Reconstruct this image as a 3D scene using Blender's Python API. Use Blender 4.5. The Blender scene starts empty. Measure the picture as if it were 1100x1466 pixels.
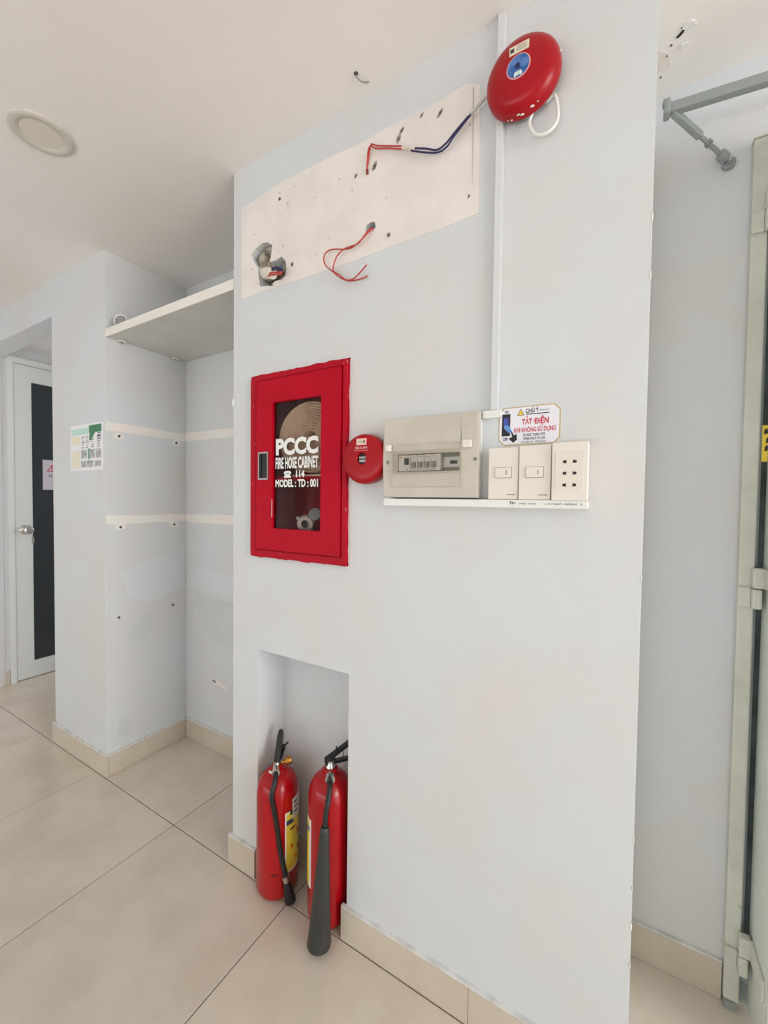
import bpy, bmesh, math, random
from mathutils import Vector, Matrix
random.seed(7)
scene = bpy.context.scene
COL = scene.collection
PI = math.pi

# ------------------------------------------------------------------ camera
def cam_axes(yaw, pitch, roll):
    f = Vector((-math.sin(yaw)*math.cos(pitch), math.cos(yaw)*math.cos(pitch), math.sin(pitch)))
    r = Vector((math.cos(yaw), math.sin(yaw), 0)); u = r.cross(f)
    c, s = math.cos(roll), math.sin(roll)
    return c*r+s*u, -s*r+c*u, f
cd = bpy.data.cameras.new('camera'); cam = bpy.data.objects.new('camera', cd); COL.objects.link(cam)
r_, u_, f_ = cam_axes(math.radians(30.66468), math.radians(-1.62955), math.radians(0.69294))
M = Matrix((r_, u_, -f_)).transposed().to_4x4(); M.translation = Vector((0, -0.956, 1.277))
cam.matrix_world = M
cd.sensor_fit = 'HORIZONTAL'; cd.sensor_width = 36; cd.lens = 590.652/1100*36
cd.clip_start = 0.02
scene.camera = cam

# ------------------------------------------------------------------ world, daylight, added fill, exposure
w = bpy.data.worlds.new('world'); scene.world = w; w.use_nodes = True
bg = w.node_tree.nodes['Background']; bg.inputs[0].default_value = (0.95, 0.97, 1.0, 1); bg.inputs[1].default_value = 0.5
def area(name, loc, rot, sx, sy, power, col):
    l = bpy.data.lights.new(name, 'AREA'); l.shape = 'RECTANGLE'; l.size = sx; l.size_y = sy; l.energy = power; l.color = col
    o = bpy.data.objects.new(name, l); COL.objects.link(o); o.location = loc; o.rotation_euler = rot
area('shopfront_uplight_fill', (-1.9, -4.26, .5), (PI/2+.9, 0, 0), 5.0, .8, 64, (.955, .98, 1.0))       # added uplight in the unseen shopfront, tilted up to brighten the ceiling
area('right_window_daylight', (4.42, -1.4, 1.25), (PI/2, 0, PI/2), 2.3, 1.9, 138, (.965, .98, 1.0))   # big window far to the right, shines -X
area('passage_end_fill', (-3.0, 1.98, 1.4), (PI/2, 0, PI), .8, 1.2, 10, (.98, .99, 1.0))  # added lamp at the unseen passage end, evens out the brightness
vs = scene.view_settings
vs.view_transform = 'Standard'; vs.look = 'None'; vs.exposure = 0.0; vs.gamma = 1; vs.use_curve_mapping = False

# ------------------------------------------------------------------ materials
def srgb(r, g, b):
    f = lambda c: (c/255/12.92) if c/255 <= .04045 else ((c/255+.055)/1.055)**2.4
    return (f(r), f(g), f(b), 1)
MATS = {}
def mat(name, rgb, rough=.5, metal=0, var=0.0, scale=4, rgb2=None, bump=0, bscale=60, coat=0, spec=.5, objvar=0.0, lo=.42, hi=.62, wear=None, wlo=.64, wscale=25):
    if name in MATS: return MATS[name]
    m = bpy.data.materials.new(name); m.use_nodes = True
    nt = m.node_tree; N = nt.nodes; L = nt.links; b = N['Principled BSDF']
    b.inputs['Roughness'].default_value = rough; b.inputs['Metallic'].default_value = metal
    b.inputs['Coat Weight'].default_value = coat; b.inputs['Specular IOR Level'].default_value = spec
    c1 = srgb(*rgb)
    tc = N.new('ShaderNodeTexCoord')
    geo = N.new('ShaderNodeNewGeometry')
    out = None
    if rgb2 or var:
        c2 = srgb(*rgb2) if rgb2 else tuple(min(1, c*(1-var)) for c in c1[:3])+(1,)
        n = N.new('ShaderNodeTexNoise'); n.inputs['Scale'].default_value = scale; n.inputs['Detail'].default_value = 5; n.inputs['Roughness'].default_value = .55
        L.new(geo.outputs['Position'], n.inputs['Vector'])
        mr = N.new('ShaderNodeMapRange'); mr.inputs[1].default_value = lo; mr.inputs[2].default_value = hi
        L.new(n.outputs['Fac'], mr.inputs[0])
        mx = N.new('ShaderNodeMix'); mx.data_type = 'RGBA'; mx.inputs['A'].default_value = c1; mx.inputs['B'].default_value = c2
        L.new(mr.outputs[0], mx.inputs['Factor']); out = mx.outputs['Result']
    else:
        rg = N.new('ShaderNodeRGB'); rg.outputs[0].default_value = c1; out = rg.outputs[0]
    if wear:
        n = N.new('ShaderNodeTexNoise'); n.inputs['Scale'].default_value = wscale; n.inputs['Detail'].default_value = 6; n.inputs['Roughness'].default_value = .7
        L.new(geo.outputs['Position'], n.inputs['Vector'])
        mr = N.new('ShaderNodeMapRange'); mr.inputs[1].default_value = wlo; mr.inputs[2].default_value = wlo+.06
        L.new(n.outputs['Fac'], mr.inputs[0])
        mx = N.new('ShaderNodeMix'); mx.data_type = 'RGBA'; mx.inputs['B'].default_value = srgb(*wear)
        L.new(out, mx.inputs['A']); L.new(mr.outputs[0], mx.inputs['Factor']); out = mx.outputs['Result']
    if objvar:
        oi = N.new('ShaderNodeObjectInfo')
        mr = N.new('ShaderNodeMapRange'); mr.inputs[3].default_value = 1-objvar; mr.inputs[4].default_value = 1+objvar
        L.new(oi.outputs['Random'], mr.inputs[0])
        mx = N.new('ShaderNodeVectorMath'); mx.operation = 'SCALE'
        L.new(out, mx.inputs[0]); L.new(mr.outputs[0], mx.inputs['Scale']); out = mx.outputs[0]
    L.new(out, b.inputs['Base Color'])
    if bump:
        n = N.new('ShaderNodeTexNoise'); n.inputs['Scale'].default_value = bscale; n.inputs['Detail'].default_value = 4
        L.new(geo.outputs['Position'], n.inputs['Vector'])
        bp = N.new('ShaderNodeBump'); bp.inputs['Strength'].default_value = bump; bp.inputs['Distance'].default_value = .002
        L.new(n.outputs['Fac'], bp.inputs['Height']); L.new(bp.outputs[0], b.inputs['Normal'])
    MATS[name] = m
    return m
def glass_mat(name, tint, refl_rough=.03, opacity=0.0, dark=(20, 20, 22)):
    m = bpy.data.materials.new(name); m.use_nodes = True
    nt = m.node_tree; N = nt.nodes; L = nt.links
    for n in list(N): N.remove(n)
    o = N.new('ShaderNodeOutputMaterial'); t = N.new('ShaderNodeBsdfTransparent'); t.inputs[0].default_value = tint
    g = N.new('ShaderNodeBsdfGlossy'); g.inputs['Roughness'].default_value = refl_rough
    fr = N.new('ShaderNodeFresnel'); fr.inputs[0].default_value = 1.2
    d = N.new('ShaderNodeBsdfDiffuse'); d.inputs[0].default_value = srgb(*dark)
    m0 = N.new('ShaderNodeMixShader'); m0.inputs[0].default_value = opacity
    L.new(t.outputs[0], m0.inputs[1]); L.new(d.outputs[0], m0.inputs[2])
    m1 = N.new('ShaderNodeMixShader'); L.new(fr.outputs[0], m1.inputs[0]); L.new(m0.outputs[0], m1.inputs[1]); L.new(g.outputs[0], m1.inputs[2])
    L.new(m1.outputs[0], o.inputs[0])
    return m

M_WALL = mat('blue_white_paint', (214, 218, 220), .55, rgb2=(216, 214, 212), scale=2.6, bump=.12, bscale=45)
M_SIDE = M_WALL
M_PATCH = mat('bare_plaster', (238, 230, 223), .75, rgb2=(229, 222, 216), scale=7, bump=.3, bscale=90, wear=(196, 186, 174), wlo=.69, wscale=14)
M_TOUCH = mat('grey_touch_up_paint', (209, 213, 213), .6, rgb2=(207, 208, 206), scale=6, bump=.1)
M_PALE = mat('pale_touch_up_paint', (217, 221, 223), .6, bump=.1)
M_BAND = mat('bare_putty', (237, 235, 228), .7, rgb2=(240, 230, 224), scale=5, bump=.2)
M_CEIL = mat('ceiling_paint', (240, 236, 233), .7, rgb2=(237, 232, 227), scale=1.6, bump=.1, bscale=30)
M_TILE = mat('beige_porcelain', (217, 206, 191), .25, rgb2=(209, 197, 181), scale=5, wear=(198, 184, 167), wlo=.69, wscale=9, objvar=.02, bump=.03, bscale=20)
M_GROUT = mat('dark_grout', (96, 84, 72), .9)
M_SKIRT = mat('beige_skirting_tile', (208, 197, 180), .35, rgb2=(204, 191, 173), scale=8)
M_CAULK = mat('white_caulk', (226, 226, 224), .6, rgb2=(205, 204, 200), scale=22)
M_CONC = mat('broken_mortar', (176, 165, 150), .9, rgb2=(120, 110, 98), scale=40, bump=1.0, bscale=110)
M_RED = mat('red_enamel', (186, 3, 36), .42, rgb2=(180, 3, 33), scale=9, spec=.14)
M_CHIP = mat('bare_chip', (232, 230, 226), .6)
M_REDD = mat('chipped_red_enamel', (182, 8, 38), .45, rgb2=(174, 8, 34), scale=9, spec=.16, wear=(196, 150, 150), wlo=.63, wscale=45)
M_INRED = mat('dull_red_lining', (196, 30, 46), .6)
M_BELL = mat('bell_red', (168, 9, 24), .3, rgb2=(162, 8, 22), scale=8, spec=.3)
M_CYL = mat('extinguisher_red', (176, 8, 20), .22, spec=.4, rgb2=(170, 8, 18), scale=10)
M_WHITE = mat('white_plastic', (236, 235, 230), .35)
M_IVORY = mat('ivory_plastic', (233, 226, 215), .35)
M_BEIGE = mat('aged_beige_plastic', (204, 198, 184), .45, rgb2=(198, 190, 176), scale=12)
M_FLAP = mat('beige_flap_plastic', (201, 194, 180), .3, rgb2=(196, 188, 174), scale=12)
M_GREYP = mat('grey_toggle_plastic', (150, 147, 142), .4)
M_LGREY = mat('light_grey_plastic', (214, 211, 205), .4)
M_DGREY = mat('dark_grey', (70, 70, 70), .5)
M_BLACK = mat('black_rubber', (26, 26, 27), .45)
M_HORN = mat('black_horn_plastic', (46, 48, 47), .4, rgb2=(52, 53, 50), scale=14)
M_PBLACK = mat('print_black', (28, 26, 28), .5)
M_PRED = mat('print_red', (206, 22, 48), .5)
M_PWHITE = mat('print_white', (238, 240, 236), .5)
M_PGREY = mat('print_grey', (140, 136, 130), .5)
M_PPINK = mat('print_pink', (250, 176, 176), .5)
M_PBLUE = mat('print_blue', (70, 78, 168), .4)
M_PSKY = mat('print_light_blue', (96, 150, 214), .4)
M_PGOLD = mat('print_gold', (196, 172, 110), .4)
M_PYEL = mat('print_yellow', (233, 205, 70), .4)
M_PGREEN = mat('print_green', (52, 128, 84), .4)
M_PMINT = mat('print_mint', (196, 226, 214), .4)
M_PCREAM = mat('print_cream', (234, 228, 204), .4)
M_PORANGE = mat('print_orange', (222, 110, 40), .4)
M_PPHOTO = mat('print_grey_photo', (196, 196, 200), .4, rgb2=(140, 142, 142), scale=60, lo=.45, hi=.6)  # print greys lightened: glare on the sheet put into the colour
M_PAPER = mat('paper_white', (238, 238, 240), .5)
M_NOTICE = mat('notice_paper', (214, 204, 214), .6)
M_LBLUE = mat('bell_badge_blue', (36, 92, 160), .35, rgb2=(96, 130, 190), scale=55)
M_CREAMLBL = mat('cream_label', (226, 214, 192), .5)
M_HOSE = mat('canvas_hose', (246, 226, 200), .85, rgb2=(232, 206, 178), scale=30, bump=.4, bscale=300)
M_STEEL = mat('brushed_steel', (190, 188, 182), .3, metal=1)
M_CHROME = mat('chrome', (205, 203, 198), .15, metal=1)
M_BRASS = mat('brass', (190, 140, 70), .3, metal=1)
M_GPAINT = mat('grey_metal_paint', (150, 156, 154), .45)
M_GATE = mat('cream_gate_paint', (214, 214, 200), .5, rgb2=(204, 203, 190), scale=10, wear=(150, 148, 138), wlo=.68, wscale=18)
M_LEAF = mat('pale_green_gate_paint', (226, 230, 220), .45, rgb2=(220, 224, 213), scale=8)
M_DOOR = mat('white_door_frame', (226, 228, 226), .4)
M_SHELFU = mat('grey_shelf_board', (210, 208, 202), .55, rgb2=(204, 202, 196), scale=6)
M_SHELFE = mat('white_shelf_edging', (240, 235, 226), .45)
M_LAMP = mat('lamp_diffuser', (222, 215, 200), .4)
M_LRING = mat('lamp_ring', (206, 201, 190), .45)
M_WRED = mat('red_wire', (188, 66, 60), .45)
M_WNAVY = mat('navy_wire', (38, 32, 84), .4)
M_WGREY = mat('grey_cable', (196, 194, 190), .5)
M_TAPE = mat('masking_tape', (222, 212, 196), .6)
M_PIPE = mat('pvc_pipe', (228, 218, 204), .5)
M_GLASS = glass_mat('clear_glass', (.9, .88, .88, 1))
M_CLEAR = glass_mat('clear_plastic', (.97, .96, .94, 1))
M_DGLASS = mat('dark_door_glass', (44, 50, 55), .12, spec=.6)
M_TGLASS = mat('tinted_shop_glass', (70, 78, 76), .15, rgb2=(52, 58, 56), scale=9, spec=.6)

# ------------------------------------------------------------------ mesh helpers (world coordinates; origin shifted to the root)
ORG = {}
def tagp(o, label=None, cat=None, group=None, kind=None):
    if label: o['label'] = label
    if cat: o['category'] = cat
    if group: o['group'] = group
    if kind: o['kind'] = kind
    return o
def thing(name, loc, label, cat, group=None):
    o = bpy.data.objects.new(name, None); COL.objects.link(o); o.location = loc; o.empty_display_size = .05
    ORG[o.name] = Vector(loc)
    return tagp(o, label, cat, group)
def obj(name, bm, m, parent=None, origin=None, smooth=False, label=None, weld=False):
    base = ORG[parent.name] if parent else (Vector(origin) if origin is not None else Vector((0, 0, 0)))
    if base.length: bmesh.ops.translate(bm, verts=bm.verts, vec=-base)
    if weld: bmesh.ops.remove_doubles(bm, verts=bm.verts, dist=1e-6)
    me = bpy.data.meshes.new(name)
    for f in bm.faces: f.smooth = bool(smooth)
    bm.to_mesh(me); bm.free()
    for mm in (m if isinstance(m, (list, tuple)) else [m]): me.materials.append(mm)
    if smooth and smooth != 'all': me.set_sharp_from_angle(angle=math.radians(38))
    o = bpy.data.objects.new(name, me); COL.objects.link(o)
    if parent: o.parent = parent
    else: o.location = base
    ORG[o.name] = base
    if label: o['label'] = label
    return o
def box(x0, x1, y0, y1, z0, z1, bm=None, bev=0, seg=2):
    b = bmesh.new() if (bm is None or bev) else bm
    r = bmesh.ops.create_cube(b, size=1)
    bmesh.ops.scale(b, vec=(x1-x0, y1-y0, z1-z0), verts=r['verts'])
    bmesh.ops.translate(b, vec=((x0+x1)/2, (y0+y1)/2, (z0+z1)/2), verts=r['verts'])
    if bev: bmesh.ops.bevel(b, geom=b.edges[:], offset=bev, segments=seg, affect='EDGES', profile=.6)
    if bm is not None and bev: return join(bm, b)
    return b
def join(bm, b):
    me = bpy.data.meshes.new('tmp'); b.to_mesh(me); b.free(); bm.from_mesh(me); bpy.data.meshes.remove(me); return bm
def frame_to(p, d):
    d = Vector(d).normalized()
    up = Vector((0, 0, 1)) if abs(d.z) < .95 else Vector((1, 0, 0))
    x = up.cross(d).normalized(); y = d.cross(x)
    m = Matrix((x, y, d)).transposed().to_4x4(); m.translation = Vector(p); return m
def lathe(prof, p=(0, 0, 0), d=(0, 0, 1), n=32, bm=None):
    """prof: list of (r, h) along axis d from p"""
    bm = bm or bmesh.new(); m = frame_to(p, d); rings = []
    for r, h in prof:
        if r < 1e-6: rings.append([bm.verts.new(m @ Vector((0, 0, h)))])
        else: rings.append([bm.verts.new(m @ Vector((r*math.cos(2*PI*k/n), r*math.sin(2*PI*k/n), h))) for k in range(n)])
    for a, b in zip(rings, rings[1:]):
        for k in range(n):
            k2 = (k+1) % n
            if len(a) == 1 and len(b) == 1: continue
            if len(a) == 1: bm.faces.new((a[0], b[k], b[k2]))
            elif len(b) == 1: bm.faces.new((a[k], a[k2], b[0]))
            else: bm.faces.new((a[k], a[k2], b[k2], b[k]))
    bmesh.ops.recalc_face_normals(bm, faces=bm.faces[:])
    return bm
def smooth_path(pts, sub=6):
    P = [Vector(p) for p in pts]
    if len(P) < 3: return P
    out = []
    for i in range(len(P)-1):
        p0 = P[max(i-1, 0)]; p1 = P[i]; p2 = P[i+1]; p3 = P[min(i+2, len(P)-1)]
        for k in range(sub):
            t = k/sub
            out.append(.5*((2*p1)+(-p0+p2)*t+(2*p0-5*p1+4*p2-p3)*t*t+(-p0+3*p1-3*p2+p3)*t**3))
    out.append(P[-1]); return out
def tube(pts, r, n=10, sub=6, bm=None, r2=None):
    bm = bm or bmesh.new(); P = smooth_path(pts, sub) if sub else [Vector(p) for p in pts]
    rings = []; x = None
    for i, p in enumerate(P):
        d = (P[min(i+1, len(P)-1)]-P[max(i-1, 0)]).normalized()
        if x is None:
            up = Vector((0, 0, 1)) if abs(d.z) < .9 else Vector((1, 0, 0)); x = up.cross(d).normalized()
        else:
            x = (x-d*x.dot(d)).normalized()
        y = d.cross(x); rr = r if r2 is None else r+(r2-r)*i/(len(P)-1)
        rings.append([bm.verts.new(p+(x*math.cos(2*PI*k/n)+y*math.sin(2*PI*k/n))*rr) for k in range(n)])
    for a, b in zip(rings, rings[1:]):
        for k in range(n): bm.faces.new((a[k], a[(k+1) % n], b[(k+1) % n], b[k]))
    bm.faces.new(rings[0][::-1]); bm.faces.new(rings[-1])
    bmesh.ops.recalc_face_normals(bm, faces=bm.faces[:])
    return bm
def beam(p, q, wx, wy, bm=None, bev=0, up=None):
    """box beam from p to q with cross section wx (sideways) x wy"""
    p, q = Vector(p), Vector(q); m = frame_to(p, q-p)
    b = box(-wx/2, wx/2, -wy/2, wy/2, 0, (q-p).length, bev=bev)
    bmesh.ops.transform(b, matrix=m, verts=b.verts)
    return join(bm, b) if bm is not None else b
# flat pieces on a plane: 'front' faces -Y (coords X,Z at depth y), 'side' faces +X (coords Y,Z at x)
def plane_pt(a, z, dpt, face):
    return Vector((a, dpt, z)) if face == 'front' else Vector((dpt, a, z))
def poly(pts, dpt, th, face='front', bm=None):
    """extruded outline standing th proud of depth dpt"""
    bm = bm or bmesh.new(); s = -th if face == 'front' else th
    A = [bm.verts.new(plane_pt(a, z, dpt+s, face)) for a, z in pts]
    B = [bm.verts.new(plane_pt(a, z, dpt, face)) for a, z in pts]
    bm.faces.new(A); bm.faces.new(B[::-1]); n = len(A)
    for k in range(n): bm.faces.new((A[k], A[(k+1) % n], B[(k+1) % n], B[k]))
    bmesh.ops.recalc_face_normals(bm, faces=bm.faces[:])
    return bm
def rect(a0, a1, z0, z1): return [(a0, z0), (a1, z0), (a1, z1), (a0, z1)]
def ell(a, z, ra, rz, n=24, rot=0, jit=0):
    out = []
    for k in range(n):
        t = 2*PI*k/n; j = 1+random.uniform(-jit, jit)
        x, y = ra*math.cos(t)*j, rz*math.sin(t)*j
        out.append((a+x*math.cos(rot)-y*math.sin(rot), z+x*math.sin(rot)+y*math.cos(rot)))
    return out
def ragged(a0, a1, z0, z1, n=10, j=.004):
    top = [(a1+(a0-a1)*k/n, z1+random.uniform(-j, j)) for k in range(n+1)]
    bot = [(a0+(a1-a0)*k/n, z0+random.uniform(-j, j)) for k in range(n+1)]
    return bot+top
DG = None
def text_bm(s, a0, a1, z0, z1, dpt, face='front', bold=0.0, shear=0, mirror=False):
    """lettering fitted to a rectangle, as flat print"""
    cu = bpy.data.curves.new('txt', 'FONT'); cu.body = s; cu.size = 1; cu.offset = bold; cu.shear = shear; cu.resolution_u = 3; cu.fill_mode = 'FRONT'
    o = bpy.data.objects.new('txt', cu); COL.objects.link(o)
    dg = bpy.context.evaluated_depsgraph_get(); dg.update()
    me = o.evaluated_get(dg).to_mesh()
    bm = bmesh.new(); bm.from_mesh(me); o.evaluated_get(dg).to_mesh_clear()
    bpy.data.objects.remove(o); bpy.data.curves.remove(cu)
    xs = [v.co.x for v in bm.verts]; ys = [v.co.y for v in bm.verts]
    x0, x1, y0, y1 = min(xs), max(xs), min(ys), max(ys)
    for v in bm.verts:
        a = a0+(v.co.x-x0)/(x1-x0)*(a1-a0); z = z0+(v.co.y-y0)/(y1-y0)*(z1-z0)
        v.co = plane_pt(a, z, dpt, face)
    return bm
def struct(o): o['kind'] = 'structure'; return o
def wall_cells(xs, ys, zs, holes):
    """grid of boxes minus holes -> welded mesh. holes test on centres"""
    bm = bmesh.new(); solid = {}
    for i in range(len(xs)-1):
        for j in range(len(ys)-1):
            for k in range(len(zs)-1):
                c = ((xs[i]+xs[i+1])/2, (ys[j]+ys[j+1])/2, (zs[k]+zs[k+1])/2)
                solid[i, j, k] = not any(h[0] < c[0] < h[1] and h[2] < c[1] < h[3] and h[4] < c[2] < h[5] for h in holes)
    V = {}
    def v(i, j, k):
        if (i, j, k) not in V: V[i, j, k] = bm.verts.new((xs[i], ys[j], zs[k]))
        return V[i, j, k]
    D = [((1, 0, 0), [(1, 0, 0), (1, 1, 0), (1, 1, 1), (1, 0, 1)]), ((-1, 0, 0), [(0, 0, 0), (0, 0, 1), (0, 1, 1), (0, 1, 0)]),
         ((0, 1, 0), [(0, 1, 0), (0, 1, 1), (1, 1, 1), (1, 1, 0)]), ((0, -1, 0), [(0, 0, 0), (1, 0, 0), (1, 0, 1), (0, 0, 1)]),
         ((0, 0, 1), [(0, 0, 1), (1, 0, 1), (1, 1, 1), (0, 1, 1)]), ((0, 0, -1), [(0, 0, 0), (0, 1, 0), (1, 1, 0), (1, 0, 0)])]
    for (i, j, k), s in solid.items():
        if not s: continue
        for d, q in D:
            if not solid.get((i+d[0], j+d[1], k+d[2]), False):
                bm.faces.new([v(i+a, j+b, k+c) for a, b, c in q])
    return bm
def boolean_cut(o, cutters):
    for c in cutters:
        md = o.modifiers.new('cut', 'BOOLEAN'); md.operation = 'DIFFERENCE'; md.object = c; md.solver = 'EXACT'
        dg = bpy.context.evaluated_depsgraph_get(); dg.update()
        me = bpy.data.meshes.new_from_object(o.evaluated_get(dg))
        o.modifiers.clear(); old = o.data; o.data = me; bpy.data.meshes.remove(old)
        bpy.data.objects.remove(c)

H = 2.368          # ceiling height
BK = .392          # plane of the recessed back walls
# ------------------------------------------------------------------ floor of 60 cm tiles
TX0, TY0, TS = -.897, -.012, .6
fx0, fx1, fy0, fy1 = TX0-7*TS, TX0+9*TS, TY0-7*TS, TY0+4*TS
floor = struct(obj('floor', box(fx0, fx1, fy0, fy1, -.06, -.003), M_GROUT))
tm = None
for i in range(-7, 9):
    for j in range(-7, 4):
        cx, cy = TX0+(i+.5)*TS, TY0+(j+.5)*TS
        if tm is None:
            b = box(-TS/2+.0016, TS/2-.0016, -TS/2+.0016, TS/2-.0016, -.02, 0, bev=.0008, seg=1)
            t = obj('tile', b, M_TILE, floor); tm = t.data
        else:
            t = bpy.data.objects.new('tile', tm); COL.objects.link(t); t.parent = floor
        t.location = (cx, cy, random.uniform(-.0006, 0))

# ------------------------------------------------------------------ ceilings
struct(obj('ceiling', box(-4.75, 4.6, -4.35, .6, H, H+.1), M_CEIL))
struct(obj('ceiling', box(-3.75, -2.45, .11, 2.1, 2.308, H-.002), M_CEIL))

# ------------------------------------------------------------------ centre wall (the projecting pier) with niche and cabinet recess
XL, XR = -1.172, .026
bm = box(XL, XR, 0, BK, 0, H)
bmesh.ops.bevel(bm, geom=[e for e in bm.edges if abs(e.verts[0].co.z-e.verts[1].co.z) > 1], offset=.003, segments=2, affect='EDGES')
wall_c = struct(obj('wall_center', bm, M_WALL))
cuts = [obj('cut', box(-1.047, -.677, -.1, .13, -.1, .778), M_WALL),
        obj('cut', box(-1.066, -.706, -.1, .19, 1.1, 1.668), M_WALL)]
# knocked-through holes in the bare plaster
big = [(-1.084, 2.072), (-1.066, 2.088), (-1.035, 2.097), (-1.012, 2.094), (-.988, 2.078), (-.992, 2.055), (-.998, 2.028), (-.975, 2.026), (-.948, 2.031), (-.931, 2.012),
       (-.927, 1.985), (-.934, 1.966), (-.955, 1.955), (-.985, 1.95), (-1.012, 1.957), (-1.043, 1.962), (-1.048, 1.995), (-1.052, 2.022), (-1.07, 2.048)]
cuts.append(obj('cut', poly(big, .07, .17), M_WALL))
sm = ell(-.62, 2.017, .017, .0125, 12, jit=.15)
cuts.append(obj('cut', poly(sm, .05, .1), M_WALL))
boolean_cut(wall_c, cuts)
def wpart(name, bm, m, parent, **k): return obj(name, bm, m, parent, **k)
# unpainted strip where a lightbox was taken down; two rectangles, each with its ragged outline, holes left open
patch_pts = [(-1.131, 1.944), (-1.09, 1.943)] + [(-1.05+.08*k, 1.943+random.uniform(-.003, .003)) for k in range(9)] + \
    [(-.34, 1.95), (-.319, 1.951), (-.318, 2.1), (-.32, 2.2), (-.321, 2.247), (-.334, 2.249)] + [(-.345, 2.258), (-.357, 2.262)] + \
    [(-.42-.08*k, 2.255+random.uniform(-.005, .004)) for k in range(8)] + [(-1.08, 2.243), (-1.132, 2.241)]
pt = obj('bare_plaster_patch', poly(patch_pts, .001, .002), M_PATCH, wall_c, label='unpainted cream plaster strip with old fixing holes')
boolean_cut(pt, [obj('cut', poly(big, .07, .17), M_WALL), obj('cut', poly([(x, z) for x, z in sm], .05, .1), M_WALL)])
# torn mortar edge and lining of the big hole
def lump(name, c, r, m, parent, sub=2, j=.25, sc=(1, 1, 1)):
    b = bmesh.new(); bmesh.ops.create_icosphere(b, subdivisions=sub, radius=r)
    for v in b.verts: v.co = Vector((v.co.x*sc[0], v.co.y*sc[1], v.co.z*sc[2]))*(1+random.uniform(-j, j))+Vector(c)
    return obj(name, b, m, parent, smooth=False)
obj('hole_lining', poly([(x*.98-1.005*.02, z*.98+2.02*.02) for x, z in big], .0695, .012), M_CONC, wall_c, label='rough grey mortar inside the knocked-out hole')
for c, r, s in [((-1.045, .03, 2.062), .026, (1, 1, 1.2)), ((-1.01, .025, 2.08), .018, (1.2, 1, .9)), ((-1.02, .035, 2.04), .024, (1, 1, 1)), ((-1.06, .03, 2.04), .014, (1, 1, 1.4)),
                ((-.958, .04, 2.015), .02, (1.3, 1, .8)), ((-1.0, .035, 1.97), .02, (1.4, 1, .6)), ((-.945, .012, 1.966), .012, (1.5, 1, .8))]:
    lump('mortar_lump', c, r, M_CONC, wall_c, sc=s)
lump('mortar_lump', (-.968, .004, 1.957), .009, M_PATCH, wall_c, sc=(2.2, .8, .9))
obj('hole_lining', poly([(x, z) for x, z in ell(-.62, 2.017, .017, .0125, 12)], .0495, .006), M_CONC, wall_c)
# plugged screw holes in the strip
for x, z, rx, rz, ro in [(-.536, 2.212, .006, .012, -.3), (-.608, 2.172, .006, .011, -.5), (-.669, 2.169, .004, .007, -.6), (-.957, 2.209, .005, .006, 0), (-.562, 1.976, .006, .007, 0),
                         (-.343, 1.998, .0025, .004, -.4), (-.903, 1.994, .005, .007, -.2), (-.527, 2.228, .004, .009, -.8), (-.42, 2.225, .004, .012, -.7), (-.47, 2.242, .003, .008, -.7), (-.93, 2.0, .002, .005, 0)]:
    p_ = obj('wall_plug', poly(ell(x, z, rx, rz, 10, ro, .18), -.001, .0012), M_CONC, wall_c)
    obj('plug_hole', poly(ell(x+.0008, z-.001, rx*.5, rz*.45, 8, ro, .2), -.0021, .0006), M_DGREY, p_)
M_FLECK = mat('faint_fleck', (186, 178, 168), .7)
for _ in range(22):
    x = random.uniform(-1.1, -.34); z = random.uniform(1.965, 2.235)
    obj('paint_fleck', poly(ell(x, z, random.uniform(.001, .0025), random.uniform(.002, .005), 7, random.uniform(-1, 1), .3), -.001, .0005), M_FLECK, wall_c)
obj('plaster_crack', poly([(-.338, 2.245), (-.335, 2.247), (-.3345, 2.1), (-.3355, 2.02), (-.3365, 2.1)], -.001, .0005), M_FLECK, wall_c)
# chips along the right-hand arris
for z, s in [(.42, .006), (.5, .004), (.6, .005), (1.13, .004), (1.72, .007), (1.79, .004), (1.83, .006), (.34, .005), (.9, .003)]:
    lump('chipped_corner', (XR-.001, .002, z), s*.7, M_CHIP, wall_c, sub=1, sc=(.5, .5, 2.2))

lump('chipped_corner', (XL+.001, .001, 1.605), .006, M_CHIP, wall_c, sub=1, sc=(.7, .7, 3))
# ------------------------------------------------------------------ left wall: pillar, lintel over the passage, and the stretch beyond it
PX = -2.022
bm = box(-2.541, PX, 0, BK+.1, 0, H)
bmesh.ops.bevel(bm, geom=[e for e in bm.edges if abs(e.verts[0].co.z-e.verts[1].co.z) > 1 and e.verts[0].co.x > PX-.01 and e.verts[0].co.y < .1], offset=.003, segments=2, affect='EDGES')
wall_l = struct(obj('wall_left', bm, M_WALL))
obj('lintel', box(-3.58, -2.5405, 0, .112, 2.187, H), M_WALL, wall_l)
obj('wall_stretch', box(-4.72, -3.5805, 0, .112, 0, H), M_WALL, wall_l)
# back wall of both recesses, with the gate opening on the right
wall_b = struct(obj('wall_back', wall_cells([-2.03, .274, 1.25, 4.5], [BK, .55], [0, 2.16, H], [(.274, 1.25, 0, 1, 0, 2.16)]), M_WALL))
# passage behind the lintel
struct(obj('wall_passage_left', wall_cells([-3.70, -3.58], [.113, .165, .93, 2.1], [0, 2.178, 2.308], [(-4, -3, .165, .93, 0, 2.178)]), M_WALL))
struct(obj('wall_passage_right', box(-2.541, -2.45, BK+.101, 2.1, 0, 2.308), M_WALL))
struct(obj('wall_passage_end', wall_cells([-3.58, -3.4, -2.6, -2.541], [2.0, 2.1], [0, .8, 2.0, 2.308], [(-3.4, -2.6, 0, 3, .8, 2.0)]), M_WALL))
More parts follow.
